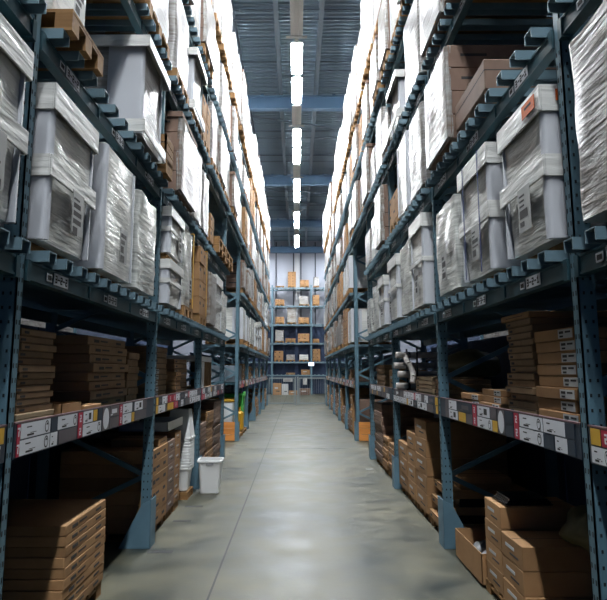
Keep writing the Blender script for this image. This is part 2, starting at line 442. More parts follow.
def rack_bay(side, y0, y1, row, first, label, tiers=5, cards=None, seed=0, codes=None):
    """side -1 left, +1 right; local y measured along the rack"""
    L = y1-y0
    root = link('pallet_rack_bay', None, (side*FR, y0 if side < 0 else y1, 0), 0 if side < 0 else pi)
    tag(root, label, 'rack', 'pallet rack bays along the aisle')
    # local y runs away from the camera on the left, towards it on the right
    far = L if side < 0 else 0; near = L-far
    if row != 3: frame(root, far, row)
    if first: frame(root, near, row)
    bm = cached(('beam', round(L, 3)), lambda: beam_mesh(L))
    for ti in (range(tiers) if row != 3 else (2, 3, 4)):
        bo = link('shelf_beam', bm, (0, 0, TOP[ti]), 0, root)
        if row == 1 and ti < 3:
            for k in range(3):
                txt = (codes or ['3-2-2', '3-3-3', '3-2-1'])[k]
                link('location_label', cached(('loc', txt), lambda: loc_label_mesh(txt)), (0, L*(k+.5)/3, 0), 0, bo)
        for k in range(12 if ti < 4 else 0):
            link('pallet_support_bar', barm, (0, .15+(L-.3)*k/11, TOP[ti]), 0, root)
    if row != 3: link('shade_sheet', cached(('back', round(L, 3)), lambda: MB().box(-1.20, -1.19, .01, L-.01, .02, 2.08).mesh('shade_sheet', 'back')), parent=root)  # added sheet: closes the view and paints the shade behind the goods
    if row != 3: price_strip(root, L, row, cards if cards is not None else rand_cards(L, seed))
    return root

# measured price cards of the two near bays (distance along the rack from the near post)
from mathutils import Vector
FWD = Vector((sin(YAW)*cos(PITCH), cos(YAW)*cos(PITCH), sin(PITCH))); RT = Vector((cos(YAW), -sin(YAW), 0)); UP = RT.cross(FWD)
def yz(px, py, X):
    r = FWD+RT*((px-CX)/F)+UP*((CY-py)/F); t = X/r.x; return r.y*t, r.z*t+H
def cards_from(lst, side, y0, y1):
    out = []
    r = random.Random(5)
    for pa, pb, lev, kind in lst:
        ya = yz(pa, 425, side*1.397)[0]; yb = yz(pb, 425, side*1.397)[0]
        ya, yb = sorted((ya, yb))
        a, b = (ya-y0, yb-y0) if side < 0 else (y1-yb, y1-ya)
        z0, z1 = {'t': (1.303, 1.384), 'b': (1.219, 1.301), 'f': (1.219, 1.384)}[lev]
        out.append((a, b, z0, z1, kind, r))
    return out
LC = [(17.5, 21, 'f', 'rC'), (21.2, 50.5, 't', 'wo'), (20.5, 50.5, 'b', 'wo'), (51, 57.3, 't', 'd'), (57.8, 77, 't', 'wo'), (51, 58, 'b', 'w'), (59, 77, 'b', 'b'),
      (78, 82.5, 'f', 'r'), (83, 92.5, 't', 'wp'), (83, 101, 'b', 'wo'), (93, 97, 't', 'y'), (97.5, 101.5, 't', 'd'), (102, 109, 'f', 'bc'), (109.3, 118.5, 't', 'bp'), (109.3, 118.5, 'b', 'b'),
      (119, 121.8, 'f', 'r'), (122.3, 131.5, 't', 'w'), (122.3, 131, 'b', 'w'), (131.3, 134, 'b', 'y'), (134, 142, 't', 'wp'), (142.3, 146, 't', 'b'), (134.5, 145.8, 'b', 'b')]
RC = [(446, 449, 'f', 'b'), (449.5, 457, 't', 'w'), (449.5, 458, 'b', 'wp'), (459, 466, 'b', 'y'), (460, 472.5, 't', 'dp'), (466.5, 472.5, 'b', 'b'), (473, 477, 'f', 'r'),
      (478, 490, 't', 'wp'), (477.5, 492, 'b', 'wo'), (490.5, 497, 't', 'b'), (492.3, 497.5, 'b', 'y'), (498, 505, 'f', 'bc'), (505.5, 513.5, 't', 'd'), (505.5, 513.5, 'b', 'd'),
      (514, 519, 'f', 'r'), (519.5, 542.5, 't', 'wo'), (519, 542.5, 'b', 'wo'), (543, 564.5, 't', 'w'), (543, 553.5, 'b', 'd'), (554, 566, 'b', 'w'), (565, 574, 't', 'd'), (566.5, 574, 'b', 'd')]
SN = {-1: 'left', 1: 'right'}
for s in (-1, 1):
    n = SN[s]
    rack_bay(s, PY1[0], PY1[1], 1, True, f'blue steel pallet rack bay beside the camera, {n} side of aisle', seed=1+s)
    rack_bay(s, PY1[1], PY1[2], 1, False, f'blue steel {n} rack bay nearest in view, with readable price cards', cards=cards_from(LC if s < 0 else RC, s, PY1[1], PY1[2]))
    rack_bay(s, PY1[2], PY1[3], 1, False, f'blue steel {n} rack bay beyond the first large post guard', seed=20+s)
    rack_bay(s, PY1[3], PY1[4], 1, False, f'blue steel {n} rack bay ending at the cross aisle gap', seed=30+s)
    rack_bay(s, PY1[4], PY2[0], 3, False, f'blue steel {n} rack bridge over the cross aisle, upper tiers only')
    for k in range(5):
        rack_bay(s, PY2[k], PY2[k+1], 2, k == 0, f'blue steel {n} rack bay, {ORD[k]} one beyond the cross aisle gap', seed=40+k*3+s)

# ------------------------------------------------------------------ pallets and loads
TIER = ['bottom tier', 'second tier', 'third tier', 'fourth tier', 'top tier']
def pallet_mesh(w, dp, h):
    b = MB(); n = 5
    for k in range(n):                                              # top boards across
        y = -w/2+k*(w-.11)/(n-1); b.box(-dp/2, dp/2, y, y+.11, h-.02, h)
    for y in (-w/2, -.05, w/2-.1):
        b.box(-dp/2, dp/2, y, y+.1, 0, .016 if h > .1 else .008)
    return b.mesh('pallet_deck', 'wood')
def block_mesh(w, dp, h):
    b = MB(); lo = .016 if h > .1 else .008
    t, u, v = h-.021, h-.038, w/2
    P = [(-v,lo),(-v,t),(v,t),(v,lo),(v-.1,lo),(v-.1,u),(.05,u),(.05,lo),(-.05,lo),(-.05,u),(-v+.1,u),(-v+.1,lo)]
    n = len(P); b.add([(-.05,y,z) for y,z in P]+[(.05,y,z) for y,z in P], [tuple(range(n-1,-1,-1)), tuple(range(n,2*n))]+[(i,(i+1)%n,n+(i+1)%n,n+i) for i in range(n)])
    return b.mesh('pallet_blocks', 'wood')
def pallet(x, y, z, w, dp, h, rz, label):
    k = (round(w, 2), round(dp, 2), round(h, 3))
    o = link('wooden_pallet', cached(('pal',)+k, lambda: pallet_mesh(*k)), (x, y, z), rz)
    tag(o, label, 'pallet', 'wooden pallets on racks and floor')
    bm = cached(('blk',)+k, lambda: block_mesh(*k))
    for xx in (-dp/2+.051, 0, dp/2-.051): link('pallet_block_row', bm, (xx, 0, 0), 0, o)
    return o
def body_mesh(w, dp, h, seed, wob, taper, mats, r=.035):
    """film-wrapped block: rounded rectangle section, wavy faces"""
    R = random.Random(seed); per = []
    nx, ny, nc = 6, 6, 3
    def arc(cx, cy, a0):
        return [(cx+r*cos(a0+pi/2*k/nc), cy+r*sin(a0+pi/2*k/nc)) for k in range(nc+1)]
    A = arc(dp/2-r, w/2-r, 0); B = arc(-dp/2+r, w/2-r, pi/2); C = arc(-dp/2+r, -w/2+r, pi); D = arc(dp/2-r, -w/2+r, 1.5*pi)
    def seg(p, q, n): return [(p[0]+(q[0]-p[0])*k/n, p[1]+(q[1]-p[1])*k/n) for k in range(1, n)]
    per = A+seg(A[-1], B[0], nx)+B+seg(B[-1], C[0], ny)+C+seg(C[-1], D[0], nx)+D+seg(D[-1], A[0], ny)
    n = len(per); m = 12; vs = []; fs = []
    ph = [R.uniform(0, 6.28) for _ in range(8)]
    for j in range(m+1):
        z = h*j/m; tp = 1-taper*(1-j/m)**2
        for i, (x, y) in enumerate(per):
            a = i/n*6.283
            wv = wob*(.5*sin(5*a+ph[0]+7*z)+.35*sin(9*a+ph[1]-11*z)+.3*sin(13*z+ph[2]+2*a)+.5*R.uniform(-1, 1))-wob
            l = math.hypot(x, y); e = (l+wv)/l*tp
            vs.append((x*e, y*e, z+ (wob*.8*sin(4*a+ph[3]) if j == m else 0)))
    for j in range(m):
        for i in range(n): fs.append((j*n+i, j*n+(i+1) % n, (j+1)*n+(i+1) % n, (j+1)*n+i))
    b = MB(); b.add(vs, fs, 0, True); b.add(vs[m*n:], [tuple(range(n))], 0); b.add(vs[:n], [tuple(range(n-1, -1, -1))], 0)
    return b.mesh('wrapped_body', mats)
def carton_stack_mesh(w, dp, h, ny, nz, seed):
    R = random.Random(seed); b = MB(); g = .003
    for j in range(nz):
        for i in range(ny):
            o = R.uniform(-.012, .0)
            y0 = -w/2+w*i/ny+g; y1 = -w/2+w*(i+1)/ny-g; z0 = h*j/nz+g*.5; z1 = h*(j+1)/nz-g*.5
            b.box(-dp/2-o, dp/2+o, y0, y1, z0, z1, 0, .006)
            for q in (1,): b.box(dp/2+o, dp/2+o+.001, y0+.02, y0+(y1-y0)*.35, z0+(z1-z0)*.55, z0+(z1-z0)*.72, 1)
            for yy, sg in ((y0, -1), (y1, 1)):
                if (i == 0 and sg < 0) or (i == ny-1 and sg > 0): b.box(dp/2-.35, dp/2-.12, min(yy, yy+sg*.001), max(yy, yy+sg*.001), z0+(z1-z0)*.5, z0+(z1-z0)*.62, 1)
    return b
def lboard_mesh(w, dp, h, legf, legs):
    b = MB(); t = .006
    for sy in (-1, 1):
        y0, y1 = sorted((sy*(w/2+t), sy*(w/2+t-legf))); b.box(dp/2-.001, dp/2+t, y0, y1, .0, h)
        y0, y1 = sorted((sy*(w/2), sy*(w/2+t))); b.box(dp/2-legs, dp/2+t, y0, y1, .0, h)
    return b
def board_mesh(w, dp, h, sy, lf, ls):
    b = MB(); t = .007; n = 6; r = .03; out = []
    X, Y = dp/2, w/2
    pts = [(X+t, Y-lf), (X+t, Y-r)]+[(X+t-r+r*cos(pi/2*k/n), Y+t-r+r*sin(pi/2*k/n)) for k in range(n+1)]+[(X-r, Y+t), (X-ls, Y+t)]
    inn = [(X-.02, Y-lf), (X-.02, Y-.02), (X-ls, Y-.02)]
    sec = pts+inn[::-1]
    if sy < 0: sec = [(x, -y) for x, y in sec][::-1]
    k = len(sec); vs = [(x, y, 0) for x, y in sec]+[(x, y, h) for x, y in sec]
    b.add(vs, [(i, (i+1) % k, k+(i+1) % k, k+i) for i in range(k)], 0, False)
    return b.mesh('corner_board', 'board')
def tray_mesh(w, dp, z, h, over, top):
    b = MB(); t = .012; o = over
    X, Y = dp/2+o, w/2+o
    b.box(X-t, X, -Y, Y, z, z+h, 0, .004); b.box(-X, -X+t, -Y, Y, z, z+h, 0, .004)
    b.box(-X+t, X-t, -Y, -Y+t, z, z+h); b.box(-X+t, X-t, Y-t, Y, z, z+h)
    if top: b.box(-X+.002, X-.002, -Y+.002, Y-.002, z+h-t, z+h+.001)
    return b
def tray_m(w, dp, h, over, top, m='capfilm'): return tray_mesh(w, dp, 0, h, over, top).mesh('card_tray', m)
def doc_mesh(w, h, R):
    b = MB(); b.box(0, .001, -w/2, w/2, 0, h)
    z = h-.04
    while z > .03:
        hh = R.choice((.012, .03, .05)); 
        b.box(.001, .0016, -w/2+.02, -w/2+.02+(w-.04)*R.uniform(.4, 1), z-hh, z, 1); z -= hh+.018
    return b.mesh('shipping_label', ['labelgrey', 'print'])
DESC = {'A': 'grey-white wrapped load with cap and middle band', 'B': 'pale wrapped load with smooth grey corner boards', 'C': 'streaky grey film-wrapped load',
        'D': 'white capped load with grey edge boards', 'F': 'brown carton load', 'G': 'brown carton load behind glossy film', 'W': 'bright white film-wrapped load',
        'P': 'bare wooden pallets, stacked', 'K': 'low brown taped carton', 'T': 'white load with overhanging card lid', 'R': 'wooden slatted crate'}
CAT = {'P': 'pallet stack', 'R': 'crate'}
NAME = {'F': 'carton_load', 'G': 'carton_load', 'K': 'brown_carton', 'R': 'wooden_crate'}
def build_load(kind, x, y, z, w, dp, h, rz, label, group, detail=True, opts=()):
    w = round(w, 2); dp = round(dp, 2); h = round(h, 2)
    kb = (kind, w, dp, h)
    if kind in 'ABCDWT':
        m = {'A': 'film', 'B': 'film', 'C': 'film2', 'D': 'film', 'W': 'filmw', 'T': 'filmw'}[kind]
        body = cached(('body',)+kb, lambda: body_mesh(w-.03, dp-.03, h, int(w*100+h*37)+ord(kind), .007 if kind != 'C' else .012, .05 if kind == 'A' else .02 if kind == 'C' else 0., m))
    elif kind == 'K':
        bb = MB().box(-dp/2, dp/2, -w/2, w/2, 0, h, 0, .008); bb.box(-dp/2, dp/2+.001, -.03, .03, h, h+.001, 1); bb.box(-dp/2-.001, dp/2+.001, -w/2-.001, w/2+.001, h*.62, h*.65, 2)
        body = bb.mesh('taped_carton', ['carton2', 'tape', 'print'])
    elif kind == 'R':
        bb = MB()
        for k in range(3):
            zz = h*(.02+.33*k); hh = h*.28
            bb.box(dp/2-.02, dp/2, -w/2, w/2, zz, zz+hh); bb.box(-dp/2, -dp/2+.02, -w/2, w/2, zz, zz+hh)
            bb.box(-dp/2, dp/2, -w/2, -w/2+.02, zz, zz+hh); bb.box(-dp/2, dp/2, w/2-.02, w/2, zz, zz+hh)
        bb.box(-dp/2, dp/2, -w/2, w/2, 0, .02)
        body = bb.mesh('slatted_crate', 'wood')
    else:
        ny = 1 if w < .5 else 2; nz = max(2, int(h/.2))
        body = cached(('cs',)+kb, lambda: carton_stack_mesh(w, dp, h, ny, nz, int(h*100)).mesh('carton_stack', ['carton2' if kind == 'G' else 'carton', 'print']))
    o = tag(link(NAME.get(kind, 'wrapped_load'), body, (x, y, z), rz), label, CAT.get(kind, 'carton load' if kind in 'FGK' else 'wrapped load'), group)
    R = random.Random(int(x*91+y*37+z*11))
    def part(name, me, loc=(0, 0, 0)): return link(name, me, loc, 0, o)
    if kind in 'ABDT':
        lf, ls = {'A': (.03, .34), 'B': (.03, .26), 'D': (.05, .14), 'T': (.03, .30)}[kind]
        for sy in (-1, 1): part('corner_board', cached(('lb', w, dp, h, sy, kind), lambda: board_mesh(w-.03, dp-.03, h-.01, sy, lf, ls)))
    if kind in 'AD':
        ch = min(.15, h*.22)
        part('top_cap', cached(('cap', w, dp, ch), lambda: tray_m(w, dp, ch, .008, True)), (0, 0, h-ch+.01))
    if kind == 'T':
        part('top_lid', cached(('lid', w, dp), lambda: tray_m(w, dp, .10, .05, True)), (0, 0, h-.09)); part('base_tray', cached(('bt', w, dp), lambda: tray_m(w, dp, .11, .03, False)), (0, 0, .0))
    if kind == 'A' or kind == 'D':
        part('middle_band', cached(('mb', w, dp, kind), lambda: tray_m(w, dp, .12 if kind == 'A' else .05, .008 if kind == 'A' else .004, False)), (0, 0, h*(.40 if kind == 'A' else .47)))
    if kind == 'G':
        part('film_sheet', cached(('fs',)+kb, lambda: body_mesh(w+.01, .06, h*.97, int(h*100), .006, 0, 'filmgloss', .015)), (dp/2-.01, 0, .01))
        if R.random() < .5: part('top_lid', cached(('lidb', w, dp), lambda: tray_m(w, dp, .06, .022, True, 'carton2')), (0, 0, h-.05))
    if 'doc' in opts or (detail and kind in 'ABCD' and R.random() < .5):
        part('shipping_label', doc_mesh(.17, .26, R), (dp/2+.008, R.choice((-.12, .12, .05)), h*.12))
    if 'orange' in opts:
        part('orange_sticker', MB().box(dp/2+.013, dp/2+.016, w/2-.21, w/2-.04, h-.10, h-.02).box(dp/2+.016, dp/2+.0165, w/2-.17, w/2-.08, h-.06, h-.045, 1).mesh('orange_sticker', ['orange', 'print']))
        part('orange_sticker', MB().box(dp/2-.33, dp/2-.08, w/2+.013, w/2+.016, h-.085, h-.02).box(dp/2-.25, dp/2-.13, w/2+.016, w/2+.0165, h-.045, h-.033, 1).mesh('orange_sticker', ['orange', 'print']))
    for c, nm in (('blue', 'blue_strap'), ('yellow', 'yellow_strap')):
        if c in opts:
            b = MB()
            for yy in ((-.18, .18) if c == 'blue' else (.28*w if rz == 0 else .28*w,)):
                ww = .006 if c == 'blue' else .022
                b.box(dp/2+.012, dp/2+.016, yy-ww, yy+ww, 0, h+.012); b.box(-dp/2, dp/2+.016, yy-ww, yy+ww, h+.008, h+.014)
            part(nm, b.mesh(nm, c))
    return o

COUNT = {}
def in_frame(x, y, z):
    a = Vector((x, y, z-H)); d = a.dot(FWD)
    return d > 0 and 2 < CX+F*a.dot(RT)/d < 605 and 2 < CY-F*a.dot(UP)/d < 598
def place(side, tier, y0, y1, h, kind, pal='low', xf=1.32, dp=None, detail=True, opts=(), where=None, group=None):
    """one load on one pallet on a rack tier; xf = aisle face of the load"""
    if not any(in_frame(side*xf, yy, TOP[tier]+dz) for yy in (y0, y1) for dz in (.1, .5)): where = 'out of view by camera'
    zb = TOP[tier]+(BARH if tier < 4 else 0)+.002; rz = 0 if side < 0 else pi
    key = (side, tier, where); COUNT[key] = COUNT.get(key, 0)+1; n = ORD[COUNT[key]-1]
    w = y1-y0; yc = (y0+y1)/2; dp = dp or 1.0
    pos = f'{SN[side]} rack {TIER[tier]}, {n} {where}'
    ph = .058 if pal == 'low' else .13
    if tier < 4: h = min(h, 1.075-ph)
    xc = side*(xf+dp/2)
    if kind == 'P':
        for k in range(2 if pal == 'two' else 1):
            lab = f'bare wooden pallet{" lying on another" if k else ""}, {pos}'
            pallet(xc, yc, zb+k*.13, w, dp, .13, rz, lab)
        return
    pallet(side*(xf+{'low': .09, 'tall': -.03, 'wide': -.13}[pal]+dp/2), yc, zb, w-(.14 if pal == 'low' else .05), dp-.06, ph, rz, f'wooden pallet under load, {pos}')
    if kind == 'DD':
        h1 = h*.44
        build_load('D', xc, yc, zb+ph+.002, w, dp, h1, rz, f'lower silver capped load of two, {pos}', 'wrapped loads on the racks', detail, opts)
        pallet(xc, yc, zb+ph+h1+.016, w-.12, dp-.12, .07, rz, f'wooden pallet between two silver capped loads, {pos}')
        build_load('D', xc, yc, zb+ph+h1+.090, w, dp, h-h1-.085, rz, f'upper silver capped load of two, {pos}', 'wrapped loads on the racks', detail, opts)
        return
    lab = f'{DESC[kind]}, {pos}'
    return build_load(kind, xc, yc, zb+ph+.002, w, dp, h, rz, lab, 'wrapped loads on the racks' if kind not in 'FGKR' else 'carton loads on the racks', detail, opts)
W1 = 'from camera end'; W2 = 'beyond cross aisle'
# ---- measured bottom pallet tier of the near racks
for a in [(1.2, 1.85, .86, 'C'), (1.95, 2.60, .87, 'A'),
          (2.88, 3.53, .86, 'A', ('doc',)), (3.74, 4.46, .90, 'B', ('doc',)), (4.60, 5.27, .84, 'C'),
          (5.73, 6.40, 1.02, 'DD'), (6.50, 7.08, .95, 'C', ('yellow',), 'tall'), (7.55, 8.15, .98, 'F', ('yellow',), 'tall'),
          (8.38, 8.98, .80, 'G'), (9.05, 9.85, .86, 'D'), (9.95, 10.75, .72, 'C')]:
    place(-1, 0, a[0], a[1], a[2], a[3], a[5] if len(a) > 5 else 'low', where=W1, opts=a[4] if len(a) > 4 else ())
for a in [(1.2, 1.85, .86, 'C'), (1.93, 2.60, .90, 'W'),
          (2.87, 3.50, .84, 'A', ('doc', 'orange')), (3.74, 4.42, .88, 'A', ('doc', 'blue')), (4.60, 5.32, .80, 'C', ('doc',)),
          (5.78, 6.42, .96, 'D', ('doc',)), (6.52, 7.20, .86, 'C'), (7.32, 8.0, .84, 'D'),
          (8.42, 9.0, .74, 'D'), (9.12, 9.85, .74, 'C'), (10.0, 10.75, .60, 'C')]:
    place(1, 0, a[0], a[1], a[2], a[3], where=W1, opts=a[4] if len(a) > 4 else ())
# ---- second tier, near racks
for a in [(1.7, 2.6, .9, 'W', 1.32, 'low'), (2.90, 3.46, .85, 'C', 1.37, 'wide'), (4.44, 5.12, .84, 'T', 1.29, 'low'), (5.20, 5.52, .26, 'R', 1.27, 'tall'),
          (5.95, 6.85, .90, 'G', 1.30, 'low'), (6.95, 7.55, .93, 'W', 1.30, 'low'), (7.6, 8.18, .85, 'W', 1.30, 'low'),
          (8.4, 8.75, .45, 'F', 1.32, 'low'), (8.9, 9.8, 0, 'P', 1.26, 'two'), (9.88, 10.82, 0, 'P', 1.26, 'two')]:
    place(-1, 1, a[0], a[1], a[2], a[3], a[5], xf=a[4], where=W1)
for a in [(1.7, 2.5, .8, 'C', 1.32, 'low'), (3.72, 4.45, .23, 'K', 1.33, 'low'), (4.56, 5.36, .86, 'G', 1.31, 'low'), (5.70, 6.42, .92, 'W', 1.32, 'low'),
          (6.50, 7.15, .95, 'B', 1.32, 'low'), (7.22, 7.9, .40, 'F', 1.34, 'tall'), (8.4, 9.1, .90, 'G', 1.32, 'low'), (9.2, 9.9, .7, 'C', 1.32, 'low'), (10.0, 10.78, .62, 'W', 1.32, 'low')]:
    place(1, 1, a[0], a[1], a[2], a[3], a[5], xf=a[4], where=W1)
# ---- third tier, near racks
for a in [(3.9, 4.5, .6, 'F'), (4.6, 5.45, .95, 'W'), (5.75, 6.5, .95, 'W'), (6.75, 7.45, .80, 'T'), (7.52, 8.15, .6, 'F'), (8.4, 9.15, .95, 'W'), (9.2, 9.95, .9, 'G'), (10.05, 10.78, .95, 'W')]:
    place(-1, 2, a[0], a[1], a[2], a[3], 'tall', where=W1)
for a in [(3.9, 4.6, .5, 'K'), (4.72, 5.48, .95, 'G', ('yellow',)), (5.72, 6.55, .98, 'W'), (6.85, 7.5, .62, 'T'), (7.58, 8.15, .5, 'G'), (8.4, 9.1, .92, 'W'), (9.2, 9.9, .60, 'W'), (10.0, 10.78, .95, 'G')]:
    place(1, 2, a[0], a[1], a[2], a[3], 'low', where=W1, opts=a[4] if len(a) > 4 else ())
# ---- everything higher, and the whole far rack row
R = random.Random(11)
def fill(side, tier, ya, yb, where, kinds, hr, pal, detail=False, xf=1.32):
    L = yb-ya-.16; ws = [R.uniform(.62, .86) for _ in range(3)]; sc = min(1, (L-.12)/sum(ws)); ws = [w*sc for w in ws]
    gap = (L-sum(ws))/3; y = ya+.08+gap/2
    for w in ws:
        k = R.choice(kinds); h = R.uniform(*hr)
        if k in 'KR': h = min(h, R.uniform(.3, .5))
        place(side, tier, y, y+w, h, k, R.choice(pal), where=where, detail=detail, xf=xf+R.uniform(-.03, .03))
        y += w+gap
for s in (-1, 1):
    for k in range(2, 4):
        fill(s, 3, PY1[k], PY1[k+1], W1, 'WGWGFTWGB', (.75, 1.0), ['tall', 'tall', 'low'])
    for k in range(2, 4):
        fill(s, 4, PY1[k], PY1[k+1], W1, 'WGWW', (1.45, 1.85), ['tall'])
    for t in (2, 3, 4): fill(s, t, PY1[4], PY2[0], W1, 'WGGWF' if t < 4 else 'WG', (.7, .98) if t < 4 else (1.35, 1.8), ['low', 'tall'] if t < 4 else ['tall'])
    for k in range(5):
        for t in range(5):
            fill(s, t, PY2[k], PY2[k+1], W2, ['CWDGBCF', 'WGCBGFD', 'WGGCFWB', 'WGGWFWB', 'WWGWGB'][t], (.62, .98) if t < 4 else (1.3, 1.85), ['low', 'tall', 'tall'] if t < 4 else ['tall'])

# ------------------------------------------------------------------ cartons on the shelf and the floor
def box_mesh(w, dp, h, m, style):
    b = MB(); b.box(-dp/2, dp/2, -w/2, w/2, .0006, h-.0016, 0, .004)
    e = .0012
    ms = [m, 'print', 'paper', 'seam']
    if style == 'text':
        for sy in (-1, 1):
            pass
        b.box(dp/2, dp/2+e, -w*.36, -w*.24, h*.30, h*.62, 1); b.box(dp/2, dp/2+e, -w*.20, -w*.02, h*.42, h*.6, 1)
        b.box(dp/2, dp/2+e, w*.22, w*.36, h*.36, h*.6, 1)
    if style == 'label':
        for y0 in ((-w*.48, -w*.12) if False else (w*.14, )):
            b.box(dp/2, dp/2+e, y0, y0+w*.33, h*.12, h*.86, 2)
            b.box(dp/2+e, dp/2+2*e, y0+w*.03, y0+w*.13, h*.5, h*.72, 1); b.box(dp/2+e, dp/2+2*e, y0+w*.17, y0+w*.29, h*.54, h*.7, 1); b.box(dp/2+e, dp/2+2*e, y0+w*.04, y0+w*.12, h*.2, h*.36, 1)
    if style == 'carton':
        b.box(dp/2, dp/2+e, -w*.3, w*.12, h*.52, h*.66, 2); b.box(dp/2, dp/2+e, -w*.1, w*.3, h*.28, h*.36, 1)
        b.box(-dp/2+.004, dp/2-.004, -.004, .004, h-.0016, h-.0006, 3)
    if style == 'flap':
        b.box(-dp/2+.004, dp/2-.004, -.006, .006, h-.0016, h-.0006, 3); b.box(dp/2, dp/2+e, -w*.3, w*.3, h*.4, h*.5, 1)
    if style == 'edge':
        b.box(dp/2, dp/2+e, -w/2+.01, w/2-.01, h*.86, h*.97, 3)
        b.box(dp/2, dp/2+e, -w*.42, -w*.30, h*.25, h*.6, 1)
    return b.mesh('carton', ms)
def stack(side, xf, y0, y1, z0, n, h, dp, style, where, cat='carton', m='flat', name='flat_carton', jit=.012, dy=.0, adj='brown flat carton', group='cartons on the rack shelves', drop=None):
    rz = 0 if side < 0 else pi; w = y1-y0; R2 = random.Random(int(y0*1000+z0*77+n)); z = z0
    for k in range(n):
        if n == 1: pos = f'{adj}, {where}'
        elif k == 0: pos = f'{adj}, bottom of the {where}'
        elif k == n-1: pos = f'{adj}, topmost of the {where}'
        else: pos = f'{adj}, {ORD[k]} up in the {where}'
        me = cached(('bx', round(w, 2), round(dp, 2), round(h, 3), m, style), lambda: box_mesh(w, dp, h, m, style))
        o = link(name, me, (side*(xf+dp/2+R2.uniform(0, jit)), (y0+y1)/2+R2.uniform(-jit, jit)*(1+dy*20), z), rz+R2.uniform(-.01, .01)*(jit > 0))
        tag(o, pos, cat, group)
        z += h
    return z
G1 = 'cartons on the near shelves'; G2 = 'cartons standing on the floor under the racks'
# left, first bay: shelf
z = SHELF
stack(-1, 1.44, 2.98, 3.44, z, 2, .032, .9, 'none', 'left shelf pile at picture edge', m='pale', adj='pale flat board', name='flat_board', cat='board', jit=.02)
stack(-1, 1.46, 2.98, 3.42, z+.064, 6, .036, .9, 'edge', 'left shelf pile at picture edge', adj='dark-edged flat carton above pale boards', jit=.03)
stack(-1, 1.46, 2.98, 3.42, z+.280, 6, .040, .9, 'edge', 'left shelf pile at picture edge', adj='lit-edge flat carton, upper half', jit=.035)
stack(-1, 1.52, 4.20, 5.10, z, 8, .069, .85, 'text', 'tall left shelf stack before the post', jit=.035, m='flat')
stack(-1, 1.54, 5.18, 5.52, z, 7, .065, .7, 'none', 'narrow left shelf stack against first post', jit=.02)
def open_carton(side, xf, y0, y1, z0, h, dp, label, m='carton', contents=None, group=None):
    w = y1-y0; rz = 0 if side < 0 else pi; b = MB(); t = .006
    b.box(-dp/2, dp/2, -w/2, w/2, 0, t); b.box(dp/2-t, dp/2, -w/2, w/2, 0, h); b.box(-dp/2, -dp/2+t, -w/2, w/2, 0, h)
    b.box(-dp/2, dp/2, -w/2, -w/2+t, 0, h); b.box(-dp/2, dp/2, w/2-t, w/2, 0, h)
    o = tag(link('open_carton', b.mesh('open_carton', m), (side*(xf+dp/2), (y0+y1)/2, z0), rz), label, 'carton', group)
    f = MB().add([(dp/2, -w/2, h), (dp/2, w/2, h), (dp/2+.05, w/2, h-.07), (dp/2+.05, -w/2, h-.07)], [(0,1,2,3)])
    return o
open_carton(-1, 1.43, 3.47, 3.78, SHELF, .085, .5, 'low dark open carton on left shelf beside the edge pile')
stack(-1, 1.43, 3.85, 4.17, SHELF, 1, .055, .6, 'flap', 'lying low before the tall left shelf stack', m='carton', adj='small brown carton')
# left first bay: floor
pallet(-1*(1.46+.5), 4.07, 0, .74, 1.0, .10, 0, 'wooden pallet on floor under the left front carton stack')
stack(-1, 1.45, 3.70, 4.45, .10, 9, .0645, 1.1, 'text', 'left front floor stack', m='carton', name='flat_carton', adj='brown printed flat carton', jit=.006, group=G2)
# left second bay: floor
for i, (a, b_, n, mm) in enumerate([(5.70, 6.42, 6, 'carton'), (6.46, 6.82, 6, 'carton2'), (6.86, 7.18, 7, 'carton')]):
    nm = ['left floor stack just beyond first guard', 'left floor stack in mid second bay', 'left floor stack beside the white bins'][i]
    pallet(-(1.46+.45), (a+b_)/2, 0, b_-a-.03, .9, .09, 0, f'wooden pallet on floor, base of {nm}')
    stack(-1, 1.43+.01*i, a, b_, .09, n, (.128 if i < 2 else .118), .9, 'carton' if i else 'text', nm, m=mm, name='brown_carton', adj='brown printed carton', group=G2, jit=.006)
stack(-1, 1.44, 6.02, 6.40, .09+6*.128, 1, .075, .5, 'flap', 'lying loose on left floor stack beyond first guard', m='carton', adj='small opened carton', group=G2)
stack(-1, 1.50, 6.88, 7.10, .09+7*.118, 1, .045, .4, 'flap', 'flat atop left floor stack beside white bins', m='carton', adj='thin brown carton', group=G2)
# white bins
def bin_mesh(wt, wb, h, rim=True):
    b = MB(); t = .001; n = 5
    def rr(w, r, z, d=0):
        pts = []
        for cx, cy, a0 in ((1,1,0),(-1,1,pi/2),(-1,-1,pi),(1,-1,1.5*pi)):
            for k in range(n+1):
                a = a0+pi/2*k/n; pts.append((cx*(w/2-r)+r*cos(a), cy*(w/2*.92-r)+r*sin(a), z))
        return pts
    rings = [rr(wb, .04, 0), rr(wb+.01, .045, .01), rr(wt, .05, h-.035), rr(wt+.001, .05, h-.03), rr(wt+.04, .055, h-.03), rr(wt+.045, .055, h-.012), rr(wt+.035, .055, h), rr(wt+.004, .05, h), rr(wb+.006, .04, .012)]
    N_ = len(rings[0]); vs = sum(rings, []); fs = []
    for j in range(len(rings)-1):
        for i in range(N_): fs.append((j*N_+i, j*N_+(i+1) % N_, (j+1)*N_+(i+1) % N_, (j+1)*N_+i))
    fs.append(tuple(range(N_-1, -1, -1))); fs.append(tuple(range((len(rings)-1)*N_, len(rings)*N_)))
    b.add(vs, fs, 0, False); return b.mesh('plastic_bin', 'white')
bm = bin_mesh(.31, .245, .44)
o = tag(link('plastic_bin', bm, (-1.19, 7.98, 0), .06), 'white plastic bin standing alone on the aisle floor', 'bin')
link('handle_lip', MB().box(-.05, .05, -.004, .004, -.012, .012).mesh('handle_lip', 'cap'), (0, -.155, .39), 0, o)
bs = bin_mesh(.30, .24, .30)
